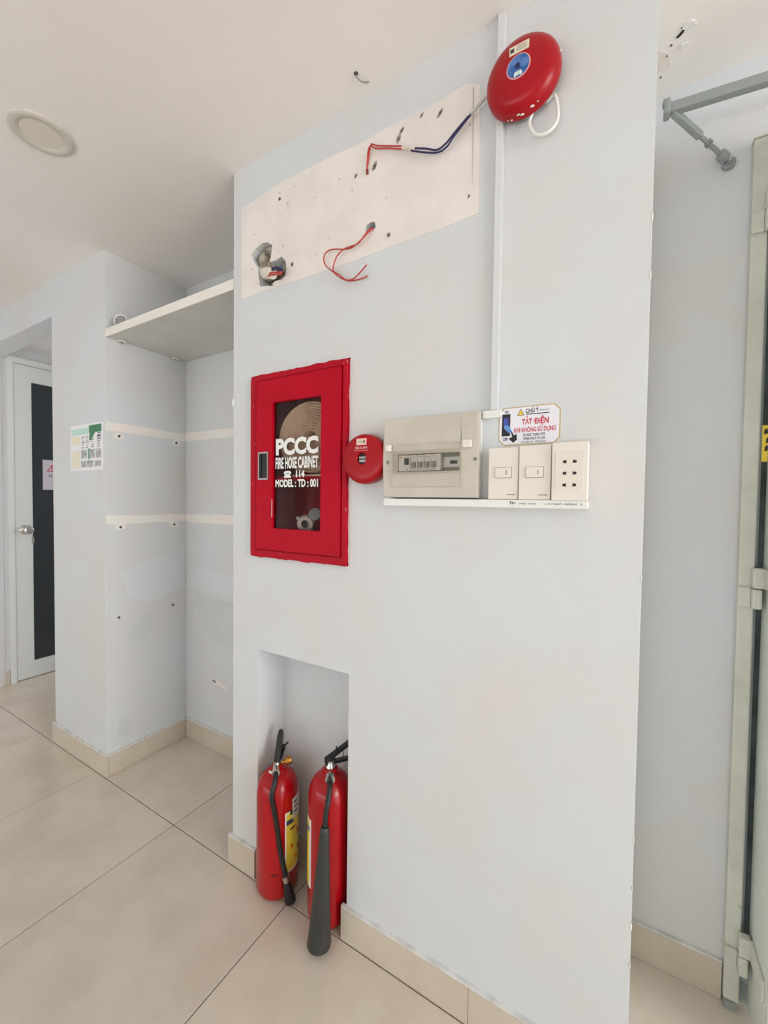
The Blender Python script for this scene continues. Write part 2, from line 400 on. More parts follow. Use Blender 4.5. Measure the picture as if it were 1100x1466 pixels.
# rest of the room behind the camera
struct(obj('wall_far_left', box(-4.9, -4.72, -4.35, .112, 0, H), M_WALL))
struct(obj('wall_right', wall_cells([4.35, 4.5], [-4.2, -2.6, -.2, BK], [0, .2, 2.25, H], [(4, 5, -2.6, -.2, .2, 2.25)]), M_WALL))
struct(obj('wall_front', wall_cells([-4.72, -4.5, .8, 4.5], [-4.35, -4.2], [0, .2, 2.28, H], [(-4.5, .8, -5, -4, .2, 2.28)]), M_WALL))
bm = bmesh.new()
for x in (-4.48, -2.72, -.98, .78): box(x-.02, x+.02, -4.3, -4.25, .2, 2.28, bm)
for z in (.22, 2.26): box(-4.5, .8, -4.3, -4.25, z-.02, z+.02, bm)
struct(obj('window_1', bm, M_WHITE))
bm = bmesh.new()
for y in (-2.58, -1.4, -.22): box(4.4, 4.45, y-.02, y+.02, .2, 2.25, bm)
for z in (.22, 2.23): box(4.4, 4.45, -2.6, -.2, z-.02, z+.02, bm)
struct(obj('window_2', bm, M_WHITE))

# alcove: bare putty bands left by removed shelves, their plugs, touch-ups
for z, zz in [(1.575, 1.597), (1.152, 1.172)]:
    obj('bare_putty_band', poly(ragged(.002, BK-.001, z-.0+.0, z+.04, 9, .003), PX-.0005, .0015, 'side'), M_BAND, wall_l)
    obj('bare_putty_band', poly(ragged(PX+.001, XL-.001, z-.002, z+.042, 12, .004), BK+.0005, .0015), M_BAND, wall_b)
for y, z, pale in [(.058, 1.556, 1), (.337, 1.56, 1), (.062, 1.138, 1), (.324, 1.139, 1), (.052, .719, 0), (.316, .721, 0)]:
    if pale: obj('putty_dab', poly(ell(y, z, .026, .014, 14, 0, .15), PX-.0005, .0012, 'side'), M_BAND, wall_l)
    p_ = obj('wall_plug', poly(ell(y, z, .0065, .0075, 10, 0, .1), PX, .003, 'side'), M_GREYP, wall_l)
    obj('plug_hole', poly(ell(y, z, .0035, .0045, 8), PX+.003, .0004, 'side'), M_BLACK, p_)
obj('paint_touch_up', poly(ell(.152, .63, .05, .088, 26, -.45, .05), PX-.0002, .0008, 'side'), M_TOUCH, wall_l)
obj('paint_touch_up', poly([(.06, .93), (.15, .96), (.24, .985), (.3, .992), (.385, .99), (.385, .80), (.3, .79), (.2, .76), (.1, .80)], PX-.0004, .0007, 'side'), M_PALE, wall_l)
obj('paint_touch_up', poly(ell(.08, .19, .035, .05, 18, .2, .1), PX-.0002, .0008, 'side'), M_TOUCH, wall_l)
obj('paint_touch_up', poly([(-2.0, .905), (-1.85, .905), (-1.6, .9), (XL-.002, .9), (XL-.002, .80), (-1.6, .79), (-1.8, .8), (-2.01, .81)], BK+.0002, .0008), M_PALE, wall_b)
obj('paint_touch_up', poly([(-1.93, .79), (-1.85, .775), (-1.6, .76), (XL-.002, .75), (XL-.002, .5), (-1.62, .53), (-1.72, .55), (-1.83, .565), (-1.9, .63), (-1.94, .71)], BK+.0002, .0010), M_TOUCH, wall_b)
obj('bare_putty_dab', poly([(-1.83, .352), (-1.8, .362), (-1.74, .352), (-1.69, .335), (-1.69, .322), (-1.74, .327), (-1.8, .34)], BK+.0004, .0014), M_PATCH, wall_b)
obj('wall_plug', poly(ell(-1.79, .348, .014, .006, 10, -.2, .1), BK-.001, .002), M_PGREY, wall_b)

# ------------------------------------------------------------------ skirting of beige tiles with a line of caulk on top
def skirting(name, runs):
    """runs: (face, a0, a1, depth_of_wall, [seams])"""
    b = bmesh.new()
    for face, a0, a1, dp, seams in runs: poly(rect(a0, a1, .0945, .100), dp+(.0002 if face == 'front' else -.0002), .0105, face, b)
    root = struct(obj(name, b, M_CAULK))
    for face, a0, a1, dp, seams in runs:
        e = [a0]+seams+[a1]
        for p, q in zip(e, e[1:]):
            t = poly(rect(p+.0006, q-.0006, .0005, .0945), dp+(.0002 if face == 'front' else -.0002), .012, face)
            obj('tile', t, M_SKIRT, root)
    return root
skirting('baseboard_center', [('front', XL-.009, -1.048, 0, []), ('front', -.69, XR, 0, [-.306])])
obj_side = struct(obj('baseboard_center_side', poly(rect(.0, BK-.013, .0005, .1), XL+.0002-.0, -.0105, 'side'), M_SKIRT))
skirting('baseboard_left', [('front', -2.553, PX+.011, 0, [-2.117]), ('side', .001, BK-.012, PX, [])])
skirting('baseboard_alcove', [('front', PX+.012, XL-.012, BK, [-1.497])])
skirting('baseboard_right', [('front', XR+.001, .2365, BK, [])])
skirting('baseboard_passage', [('side', .113, .132, -3.58, [])])
skirting('baseboard_niche', [('front', -1.046, -.678, .13, [-.897])])

# ------------------------------------------------------------------ passage door
dr = struct(thing('door_1', (-3.58, .135, 0), 'white framed door with dark glass panel down the passage', 'door'))
del dr['category']
y0, y1 = .135, .96
b = bmesh.new()
for a, c in ((y0, .166), (.926, y1)): box(-3.62, -3.566, a, c, 0, 2.21, b)
box(-3.62, -3.566, .166, .926, 2.176, 2.21, b)
obj('door_frame', b, M_DOOR, dr)
b = bmesh.new(); box(-3.62, -3.573, .166, .172, 0, 2.176, b); box(-3.62, -3.573, .172, .92, 2.17, 2.176, b)
obj('door_stop', b, M_LGREY, dr)
b = wall_cells([-3.615, -3.577], [.174, .268, .824, .918], [.006, .118, 2.062, 2.168], [(-4, -3, .268, .824, .118, 2.062)])
leaf = obj('door_leaf', b, M_DOOR, dr)
pane = obj('pane', box(-3.602, -3.592, .268, .824, .118, 2.062), M_DGLASS, leaf)
kb = obj('door_knob', lathe([(.0, 0), (.033, 0), (.033, .004), (.026, .010), (.013, .014), (.012, .036), (.024, .042), (.029, .054), (.026, .066), (.012, .071), (0, .071)], (-3.577, .226, 1.045), (1, 0, 0), 24), M_CHROME, leaf, smooth=True)
b = tube([(-3.500, .226, 1.045), (-3.498, .232, 1.03), (-3.500, .24, 1.0)], .002, 6)
kk = obj('key_ring', b, M_STEEL, kb)
obj('key', poly([(.224, 1.034), (.250, 1.034), (.250, 1.046), (.24, 1.05), (.224, 1.05)], -3.503, .003, 'side'), M_STEEL, kb)
obj('key', poly([(.235, .955), (.243, .95), (.25, .965), (.246, 1.0), (.236, 1.0)], -3.5015, .003, 'side'), M_STEEL, kb)
# notice on the glass
nt = thing('notice_paper', (-3.592, .43, 1.32), 'pale notice sheet with red warning triangle stuck on the dark door glass', 'notice')
obj('sheet', poly(rect(.333, .53, 1.323, 1.536), -3.5918, .0006, 'side'), M_NOTICE, nt)
obj('warning_triangle', poly([(.356, 1.452), (.420, 1.452), (.388, 1.505)], -3.5912, .0003, 'side'), M_PRED, nt)
obj('triangle_field', poly([(.366, 1.458), (.410, 1.458), (.388, 1.494)], -3.5909, .0003, 'side'), M_NOTICE, nt)
obj('lettering', text_bm('!', .384, .392, 1.460, 1.486, -3.5903, 'side', bold=.02), M_PRED, nt)
obj('lettering', text_bm('N.I', .370, .398, 1.415, 1.432, -3.5908, 'side', bold=.02), M_PBLACK, nt)

# ------------------------------------------------------------------ poster on the pillar
ps = thing('safety_poster', (-2.193, 0, 1.4), 'laminated landscape poster with green header on the pillar', 'poster')
X0, X1, Z0, Z1 = -2.346, -2.042, 1.4, 1.616
def PP(fx0, fx1, fy0, fy1): return rect(X0+(X1-X0)*fx0, X0+(X1-X0)*fx1, Z1-(Z1-Z0)*fy1, Z1-(Z1-Z0)*fy0)
obj('sheet', poly(rect(X0, X1, Z0, Z1), 0, .0012), M_PAPER, ps)
def pr(fx0, fx1, fy0, fy1, m, name='print', d=-.0012): obj(name, poly(PP(fx0, fx1, fy0, fy1), d, .0003), m, ps)
pr(.03, .6, .08, .22, M_PMINT, 'header_print'); pr(.6, .97, .04, .2, M_PGREEN, 'header_print')
obj('header_print', poly([(X0+(X1-X0)*a, Z1-(Z1-Z0)*q) for a, q in ((.62, .2), (.78, .2), (.66, .36), (.6, .36))], -.0012, .0004), M_PGREEN, ps)
pr(.05, .32, .25, .42, M_PCREAM); pr(.05, .32, .56, .95, M_PCREAM)
pr(.34, .52, .55, .74, M_PPHOTO); pr(.52, .60, .55, .74, M_PMINT); pr(.57, .61, .53, .76, M_PGREEN, d=-.0014); pr(.62, .77, .55, .74, M_PPHOTO); pr(.79, .96, .55, .74, M_PPHOTO)
pr(.34, .5, .79, .93, M_PPHOTO); pr(.52, .72, .79, .93, M_PPHOTO); pr(.76, .96, .8, .92, M_PPHOTO)
for fx in (.36, .5, .66, .84):
    for k in range(7): pr(fx, fx+random.uniform(.05, .1), .27+k*.038, .283+k*.038, M_PGREY if k % 3 else M_PBLACK)
for k in range(5): pr(.85, .95, .22+k*.03, .235+k*.03, M_PBLACK)

# ------------------------------------------------------------------ shelf in the alcove
sh = thing('wall_shelf', (-1.6, .2, 1.99), 'white edged grey shelf board high in the alcove', 'shelf')
obj('shelf_board', box(PX+.001, XL-.001, .006, BK-.002, 1.991, 2.022), M_SHELFU, sh)
obj('edge_strip', box(PX+.001, XL-.001, .002, .0065, 1.988, 2.0235, bev=.001), M_SHELFE, sh)
for y in (.065, .325):
    c_ = obj('shelf_clip', box(PX+.0005, PX+.03, y-.018, y+.018, 1.981, 1.9905, bev=.003), M_LGREY, sh)
    obj('screw', lathe([(0, 0), (.004, 0), (.004, .002), (0, .002)], (PX+.016, y, 1.981), (0, 0, -1), 10), M_DGREY, c_)
cap = thing('shelf_cap', (-1.955, .06, 2.0225), 'small white plastic cap with dark mouth lying on the alcove shelf', 'plastic cap')
ca = Vector((-.55, .8, 0)).normalized()
obj('cap_shell', lathe([(.0, .04), (.024, .04), (.028, .034), (.0295, 0), (.026, 0), (.024, .03), (0, .03)], (-1.948, .030, 2.0525), ca, 24), M_WHITE, cap, smooth=True)
obj('cap_core', lathe([(0, .006), (.0235, .006), (.0235, .029), (0, .029)], (-1.948, .030, 2.0525), ca, 20), M_GREYP, cap, smooth=True)

# ------------------------------------------------------------------ ceiling downlight
dl = thing('ceiling_downlight', (-1.547, -.393, H), 'round unlit recessed downlight in the white ceiling', 'ceiling light')
obj('trim_ring', lathe([(.079, 0), (.079, .004), (.074, .007), (.060, .006), (.054, .002), (.054, 0)], (-1.547, -.393, H), (0, 0, -1), 40), M_LRING, dl, smooth=True)
obj('diffuser', lathe([(0, .003), (.054, .0025), (.054, 0)], (-1.547, -.393, H), (0, 0, -1), 40), M_LAMP, dl, smooth=True)

# ceiling damage near the pier and on the right
hk = thing('ceiling_hook', (-.62, -.05, H), 'small bent rusty hook in the ceiling above the pier', 'hook')
obj('hook_wire', tube([(-.628, -.062, H), (-.628, -.062, H-.006), (-.622, -.05, H-.01), (-.615, -.04, H-.008), (-.612, -.03, H)], .0018, 6), M_PGREY, hk)
obj('hook_plug', lathe([(0, .002), (.005, .002), (.006, 0)], (-.628, -.064, H), (0, 0, -1), 10), M_DGREY, hk)
ceil = bpy.data.objects['ceiling']
def cpoly(pts, m, name, th=.001):
    b = bmesh.new(); A = [b.verts.new((x, y, H-th)) for x, y in pts]; B = [b.verts.new((x, y, H+.0005)) for x, y in pts]
    b.faces.new(A); n = len(A)
    for k in range(n): b.faces.new((A[k], A[(k+1) % n], B[(k+1) % n], B[k]))
    bmesh.ops.recalc_face_normals(b, faces=b.faces[:])
    return obj(name, b, m, ceil)
cpoly(ell(.092, .226, .013, .010, 15, .4, .2), M_CHIP, 'peeled_paint', .003)
cpoly(ell(.076, .240, .004, .009, 8, .8, .2), M_BLACK, 'ceiling_crack')
cpoly(ell(.083, .232, .002, .010, 8, -.8, .2), M_BLACK, 'ceiling_crack')
cpoly(ell(.088, .272, .010, .004, 8, .2, .2), M_CHIP, 'peeled_paint', .002)
for x, y in [(.06, .258), (.053, .281), (.043, .334)]: cpoly(ell(x, y, .002, .003, 7, 0, .3), M_DGREY, 'ceiling_hole')
M_STAIN = mat('stained_ceiling_paint', (234, 226, 220), .7, rgb2=(228, 214, 204), scale=22)
cpoly(ell(.045, .29, .012, .035, 18, -.3, .12), M_STAIN, 'ceiling_stain', .0006)
# ------------------------------------------------------------------ fire hose cabinet
fc = thing('fire_hose_cabinet', (-.886, 0, 1.088), 'red fire hose cabinet with lettered glass door set in the wall', 'cabinet')
b = wall_cells([-1.064, -1.061, -.711, -.708], [.0, .185, .188], [1.102, 1.105, 1.663, 1.666], [(-1.061, -.711, -1, .185, 1.105, 1.663)])
obj('body', b, M_INRED, fc)
b = wall_cells([-1.071, -1.045, -.700, -.686], [-.0125, .0], [1.089, 1.112, 1.654, 1.672], [(-1.045, -.700, -1, 1, 1.112, 1.654)])
bmesh.ops.bevel(b, geom=[e for e in b.edges if all(v.co.y < -.01 for v in e.verts)], offset=.002, segments=2, affect='EDGES')
obj('frame', b, M_REDD, fc)
# paint smeared onto the wall round the frame
b = bmesh.new()
def smear(side):
    out = []
    n = 26
    if side == 't': out = [(-1.078+.396*k/n, 1.674+random.uniform(.0, .006)) for k in range(n+1)]+[(-.684, 1.664), (-1.076, 1.664)]
    if side == 'b': out = [(-1.076+.394*k/n, 1.089-random.uniform(.0, .005)) for k in range(n+1)]+[(-.684, 1.1), (-1.076, 1.1)]
    if side == 'l': out = [(-1.074-random.uniform(.0, .003), 1.088+.588*k/n) for k in range(n+1)]+[(-1.06, 1.676), (-1.06, 1.088)]
    if side == 'r': out = [(-.686+random.uniform(.0, .003), 1.088+.588*k/n) for k in range(n+1)]+[(-.7, 1.676), (-.7, 1.088)]
    return out
for s_ in 'tblr': poly(smear(s_), 0, .0012, 'front', b)
obj('smeared_paint', b, M_REDD, fc)
b = wall_cells([-1.043, -.969, -.775, -.702], [-.016, -.001], [1.114, 1.184, 1.579, 1.652], [(-.969, -.775, -1, 1, 1.184, 1.579)])
bmesh.ops.bevel(b, geom=b.edges[:], offset=.0016, segments=2, affect='EDGES')
fd = obj('door', b, M_RED, fc)
gl = obj('pane', box(-.970, -.774, -.008, -.005, 1.183, 1.580), M_GLASS, fd)
b = bmesh.new(); poly(ragged(-.9705, -.968, 1.22, 1.275, 4, .001), -.0162, .0004, 'front', b); obj('sealant', b, M_PALE, fd)
# recessed finger pull
hp = obj('handle', wall_cells([-1.029, -1.024, -.989, -.985], [-.0195, -.0158], [1.338, 1.343, 1.421, 1.426], [(-1.024, -.989, -1, 1, 1.343, 1.421)]), M_STEEL, fd)
obj('handle_recess', box(-1.0245, -.9885, -.0163, -.0158, 1.3425, 1.4215), M_BLACK, hp)
obj('pull_tab', box(-1.0225, -1.016, -.0185, -.0163, 1.346, 1.418), M_PBLACK, hp)
LY = -.0084
obj('lettering', text_bm('PCCC', -.961, -.789, 1.413, 1.466, LY, bold=.05), M_PWHITE, gl)
obj('lettering', text_bm('FIRE HOSE CABINET', -.962, -.789, 1.371, 1.407, LY, bold=.036), M_PWHITE, gl)
obj('lettering', text_bm('114', -.876, -.842, 1.344, 1.365, LY, bold=.045), M_PWHITE, gl)
b = bmesh.new()     # telephone symbol
poly([(-.926, 1.354), (-.926, 1.360), (-.920, 1.364), (-.902, 1.364), (-.896, 1.360), (-.896, 1.354), (-.903, 1.354), (-.904, 1.358), (-.918, 1.358), (-.919, 1.354)], LY+.0002, .0002, 'front', b)
poly([(-.925, 1.343), (-.897, 1.343), (-.897, 1.348), (-.905, 1.356), (-.917, 1.356), (-.925, 1.348)], LY+.0002, .0002, 'front', b)
obj('telephone_symbol', b, M_PWHITE, gl)
obj('lettering', text_bm('MODEL : TD : 001', -.962, -.789, 1.314, 1.338, LY, bold=.04), M_PWHITE, gl)
obj('hose_cradle', box(-1.061, -.711, .008, .15, 1.335, 1.347), M_RED, fc)

# rolled canvas hose in the cabinet
hs = thing('rolled_fire_hose', (-.852, .05, 1.3475), 'rolled beige canvas hose behind the cabinet glass', 'hose')
cx, cz, R1, R0 = -.846, 1.466, .1125, .022; SX = 1.14
b = bmesh.new(); turns = 11; N_ = turns*40; prev = None
for i in range(N_+1):
    t = i/N_; a = t*turns*2*PI; r = R1+(R0-R1)*t; th = .0062
    ring = []
    for rr, yy in ((r, .0185), (r-.0018, .014), (r-th*.5, .012), (r-th+.0018, .014), (r-th, .0185), (r-th, .08), (r, .08)):
        ring.append(b.verts.new((cx+rr*SX*math.cos(a), yy, cz+rr*math.sin(a))))
    if prev:
        for k in range(7): b.faces.new((prev[k], prev[(k+1) % 7], ring[(k+1) % 7], ring[k]))
    prev = ring
bmesh.ops.recalc_face_normals(b, faces=b.faces[:])
obj('hose_coil', b, M_HOSE, hs, smooth=True)
obj('hose_tail', box(cx-.07, cx+.12, .016, .078, 1.3475, 1.3535, bev=.002), M_HOSE, hs)
obj('hose_band', box(cx-.018, cx+.018, .02, .078, cz-.004, cz+.004, bev=.002), M_HOSE, hs)
nz = thing('hose_nozzle', (-.865, .06, 1.106), 'small grey metal hose coupling at the cabinet bottom', 'nozzle')
M_NOZ = mat('dull_aluminium', (196, 190, 176), .45, metal=.35)
M_NOZ2 = mat('greenish_metal', (140, 150, 146), .45, metal=.3)
ax = Vector((-.5, .84, .1)).normalized()
obj('coupling', lathe([(.012, 0), (.024, 0), (.027, .006), (.023, .012), (.023, .02), (.027, .026), (.025, .034), (.018, .04), (.017, .06), (.012, .06), (.012, 0)], (-.862, .018, 1.200), ax, 24), M_NOZ, nz, smooth=True)
side = ax.cross(Vector((0, 0, 1))).normalized(); upv = side.cross(ax)
for k in range(3):
    a = k*2*PI/3+.4; d_ = side*math.cos(a)+upv*math.sin(a); q = Vector((-.862, .018, 1.200))+ax*.008
    obj('coupling_lug', beam(q+d_*.021, q+d_*.034, .01, .01, bev=.002), M_NOZ, nz)
obj('nozzle_pipe', tube([(-.885, .060, 1.205), (-.91, .1, 1.207), (-.93, .13, 1.18), (-.93, .135, 1.14), (-.93, .135, 1.1075)], .013, 14, sub=0), M_NOZ2, nz, smooth=True)
obj('valve_wheel', lathe([(.0, .0), (.010, 0), (.019, .004), (.021, .01), (.019, .016), (.008, .018), (0, .018)], (-.832, .035, 1.228), (.4, -.85, .3), 20), M_NOZ2, nz, smooth=True)
obj('valve_stem', tube([(-.832, .033, 1.228), (-.868, .055, 1.206)], .008, 10, sub=0), M_NOZ2, nz, smooth=True)

# ------------------------------------------------------------------ manual call point
cp = thing('fire_alarm_call_point', (-.614, 0, 1.387), 'small round red push alarm beside the hose cabinet', 'alarm button')
CPX, CPZ = -.614, 1.387
obj('body', lathe([(.064, 0), (.0665, .004), (.0675, .018), (.0668, .029), (.0635, .0365), (.058, .0395), (.045, .0408), (.030, .0415), (.0175, .042), (.0165, .0405), (.0155, .034), (0, .034)], (CPX, 0, CPZ), (0, -1, 0), 48), M_BELL, cp, smooth=True)
obj('push_button', lathe([(0, .0365), (.013, .036), (.015, .034)], (CPX, 0, CPZ-.0), (0, -1, 0), 28), M_BLACK, cp, smooth=True)
obj('button_ring', lathe([(.015, .041), (.0165, .0428), (.018, .0422), (.0185, .0405)], (CPX, 0, CPZ), (0, -1, 0), 28), M_BELL, cp, smooth=True)
def disc_tag(x0, x1, z0, z1, y, m, name, parent): return obj(name, poly(rect(x0, x1, z0, z1), y, .0012), m, parent)
tg = disc_tag(CPX-.017, CPX+.015, CPZ+.036, CPZ+.0535, -.0402, M_PPINK, 'type_label', cp)
obj('label_field', poly(rect(CPX-.0145, CPX+.0125, CPZ+.0385, CPZ+.051), -.0414, .0003), M_CREAMLBL, tg)
obj('lettering', text_bm('TYPE', CPX-.013, CPX+.003, CPZ+.0415, CPZ+.047, -.0420, bold=.01), M_PGREY, tg)
obj('lettering', text_bm('B', CPX+.0055, CPX+.011, CPZ+.041, CPZ+.0485, -.0420, bold=.04), M_DGREY, tg)
obj('lettering', text_bm('FIRE ALARM', CPX-.0195, CPX+.0185, CPZ+.0255, CPZ+.0315, -.0424, bold=.03), M_PPINK, cp)
obj('underline', poly(rect(CPX-.023, CPX+.021, CPZ+.0212, CPZ+.0222), -.0417, .0006), M_PPINK, cp)
obj('lettering', text_bm('PUSH', CPX-.0095, CPX+.0105, CPZ+.0005, CPZ+.006, -.0372, bold=.03), M_PWHITE, cp)
obj('lettering', text_bm('HERE', CPX-.0095, CPX+.0105, CPZ-.0085, CPZ-.0025, -.0372, bold=.03), M_PWHITE, cp)

# ------------------------------------------------------------------ alarm bell
BX, BZ = -.218, 2.184
bl = thing('fire_alarm_bell', (BX, 0, BZ), 'large red domed fire alarm bell high on the wall', 'alarm bell')
obj('back_plate', lathe([(0, .0), (.055, 0), (.055, .012), (.03, .012), (.03, .022), (0, .022)], (BX, 0, BZ), (0, -1, 0), 40), M_WHITE, bl, smooth=True)
gong = obj('gong', lathe([(.073, .016), (.0765, .016), (.0775, .02), (.077, .03), (.0735, .041), (.066, .050), (.054, .0555), (.036, .0585), (.018, .0595), (0, .060), (0, .057), (.05, .053), (.070, .036), (.073, .016)], (BX, 0, BZ), (0, -1, 0), 56), M_BELL, bl, smooth=True)
bd = obj('round_badge', lathe([(.0245, -.001), (.0245, .0006), (0, .0012)], (BX-.002, -.0592, BZ-.002), (0, -1, 0), 40), M_PPINK, gong)
obj('badge_field', lathe([(.0225, 0), (.0225, .0005), (0, .0008)], (BX-.002, -.0603, BZ-.002), (0, -1, 0), 40), M_LBLUE, bd)
obj('badge_dot', poly(ell(BX-.003, BZ-.002, .005, .006), -.0608, .0008), mat('badge_navy', (20, 30, 80), .4), bd)
obj('badge_mark', poly(rect(BX-.009, BX+.004, BZ-.021, BZ-.013), -.0608, .0008), M_PMINT, bd)
for dx in (-.010, .003): obj('badge_mark', poly(rect(BX+dx, BX+dx+.003, BZ-.023, BZ-.015), -.0610, .0008), M_PWHITE, bd)
lb = obj('type_label', poly([(BX-.021, BZ+.0255), (BX+.019, BZ+.0255), (BX+.019, BZ+.0425), (BX-.021, BZ+.0425)], -.0575, .0026), M_CREAMLBL, gong)
obj('label_square', poly(rect(BX-.0185, BX-.011, BZ+.030, BZ+.038), -.0601, .0004), M_DGREY, lb)
for k in range(3): obj('label_line', poly(rect(BX-.006, BX+.014, BZ+.030+k*.0038, BZ+.0312+k*.0038), -.0601, .0003), M_PGREY, lb)
# chipped rim
for a in (-1.98, -1.86, -1.74, -1.65, -1.56, -1.28, -1.12, .15):
    r = .0765+random.uniform(-.0008, .001)
    lump('paint_chip', (BX+r*math.cos(a), -.026+random.uniform(-.01, .005), BZ+r*math.sin(a)), random.uniform(.0014, .0026), M_CHIP, gong, sub=1, sc=(1.8, 1.0, .6))
lc = thing('bell_cable', (-.18, 0, 2.07), 'white cable looping out below the red bell', 'cable')
obj('cable_loop', tube([(-.196, -.010, 2.125), (-.205, -.013, 2.10), (-.202, -.015, 2.083), (-.19, -.016, 2.063), (-.168, -.016, 2.057), (-.150, -.014, 2.072), (-.148, -.012, 2.10), (-.156, -.010, 2.135), (-.17, -.008, 2.13), (-.18, -.006, 2.14)], .0034, 8), M_WHITE, lc, smooth='all')

# ------------------------------------------------------------------ loose wires
wr = thing('wire_tail', (-.69, 0, 1.88), 'loose red twin wires hanging in a loop from the plaster hole', 'wires')
obj('red_wire', tube([(-.619, .03, 2.018), (-.617, -.002, 2.01), (-.624, -.01, 1.999), (-.646, -.012, 1.98), (-.674, -.012, 1.971), (-.698, -.012, 1.974), (-.742, -.012, 1.986), (-.765, -.012, 1.982), (-.771, -.012, 1.966), (-.763, -.012, 1.946), (-.736, -.012, 1.921), (-.711, -.012, 1.899), (-.683, -.010, 1.884), (-.645, -.012, 1.878), (-.619, -.014, 1.879)], .0019, 6), M_WRED, wr, smooth='all')
obj('red_wire', tube([(-.613, .03, 2.014), (-.61, -.004, 2.006), (-.634, -.017, 1.981), (-.652, -.017, 1.971), (-.694, -.017, 1.971), (-.718, -.017, 1.96), (-.73, -.017, 1.941), (-.732, -.017, 1.922), (-.708, -.017, 1.902), (-.688, -.017, 1.885), (-.665, -.017, 1.881), (-.642, -.017, 1.892), (-.619, -.018, 1.907)], .0019, 6), M_WRED, wr, smooth='all')
w2 = thing('taped_wire_joint', (-.5, 0, 2.16), 'red and navy wires joined with tape running to the bell', 'wires')
obj('red_wire', tube([(-.63, -.003, 2.159), (-.6305, -.006, 2.165), (-.623, -.008, 2.196), (-.617, -.009, 2.223), (-.61, -.009, 2.224), (-.597, -.009, 2.215), (-.563, -.009, 2.2), (-.521, -.010, 2.181), (-.512, -.010, 2.174)], .0019, 6), M_WRED, w2, smooth='all')
obj('red_wire', tube([(-.632, -.004, 2.163), (-.626, -.010, 2.19), (-.621, -.012, 2.215), (-.612, -.012, 2.218), (-.598, -.012, 2.206), (-.563, -.012, 2.192), (-.524, -.012, 2.174), (-.512, -.012, 2.172)], .0019, 6), M_WRED, w2, smooth='all')
obj('bare_end', tube([(-.6305, -.004, 2.157), (-.629, -.007, 2.168)], .0035, 8, sub=0), mat('rusty_red', (132, 52, 46), .6), w2)
obj('tape_wrap', tube([(-.519, -.010, 2.176), (-.505, -.012, 2.168), (-.484, -.013, 2.156)], .0052, 8), M_TAPE, w2, smooth='all')
obj('navy_wire', tube([(-.490, -.013, 2.161), (-.483, -.012, 2.159), (-.452, -.012, 2.145), (-.422, -.012, 2.130), (-.40, -.012, 2.135), (-.379, -.013, 2.149), (-.337, -.018, 2.172)], .0022, 7), M_WNAVY, w2, smooth='all')
obj('navy_wire', tube([(-.492, -.014, 2.156), (-.485, -.016, 2.150), (-.45, -.016, 2.132), (-.417, -.016, 2.119), (-.395, -.016, 2.123), (-.378, -.017, 2.138), (-.335, -.020, 2.168)], .0022, 7), M_WNAVY, w2, smooth='all')
obj('grey_sheath', tube([(-.340, -.018, 2.166), (-.32, -.020, 2.178), (-.297, -.020, 2.19), (-.262, -.016, 2.19)], .0036, 8), M_WGREY, w2, smooth='all')
pp = thing('broken_pipe', (-.98, .03, 1.99), 'cream pipe stub with wires sticking out of the broken wall hole', 'pipe')
obj('pipe_stub', tube([(-1.03, .03, 2.006), (-1.006, -.012, 1.99), (-.964, -.022, 1.973)], .0165, 14), M_PIPE, pp, smooth=True)
obj('navy_wire', tube([(-.985, -.018, 1.985), (-.962, -.026, 1.984), (-.935, -.030, 1.977), (-.918, -.030, 1.968)], .0055, 7), M_WNAVY, pp, smooth='all')
obj('red_wire', tube([(-.985, -.024, 1.974), (-.958, -.034, 1.968), (-.914, -.034, 1.958)], .0026, 6), M_WRED, pp, smooth='all')
obj('red_wire', tube([(-.985, -.026, 1.968), (-.955, -.036, 1.960), (-.914, -.036, 1.951)], .0026, 6), M_WRED, pp, smooth='all')

# ------------------------------------------------------------------ cable trunking
tk = thing('cable_trunking', (-.27, 0, 1.48), 'white vertical cable trunking from ceiling down to the breaker box', 'trunking')
obj('trunking_base', box(-.2795, -.2615, -.008, -.0002, 1.470, H-.001), M_WALL, tk)
obj('trunking_lid', box(-.2785, -.2625, -.0125, -.0081, 1.487, H-.001, bev=.0012), mat('painted_trunking', (218, 220, 219), .5), tk)
obj('trunking_branch', box(-.2965, -.2545, -.0128, -.0002, 1.4690, 1.4865, bev=.0012), M_WHITE, tk)
hl = thing('skirting_trunking', (-.31, 0, 1.264), 'narrow white trunking ledge under the box and switches', 'trunking')
obj('trunking_base', box(-.547, -.071, -.030, -.0002, 1.2655, 1.2805), M_WHITE, hl)
obj('trunking_lid', box(-.5475, -.0705, -.036, -.0302, 1.264, 1.2815, bev=.0012), M_WHITE, hl)
obj('lettering', text_bm('TI', -.226, -.218, 1.2715, 1.2775, -.0364, bold=.05), M_PBLACK, hl)
obj('lettering', text_bm('EN', -.217, -.211, 1.2725, 1.2765, -.0364, bold=.02), M_PGREY, hl)
for x0, n, wd in ((-.204, 5, .003), (-.184, 5, .003), (-.152, 1, .003), (-.146, 8, .0035), (-.115, 9, .0028), (-.083, 1, .003)):
    for k in range(n): obj('print_mark', poly(rect(x0+k*wd, x0+k*wd+wd*.6, 1.2712+random.uniform(0, .001), 1.2745+random.uniform(0, .001)), -.0359, .0004), M_PGREY, hl)

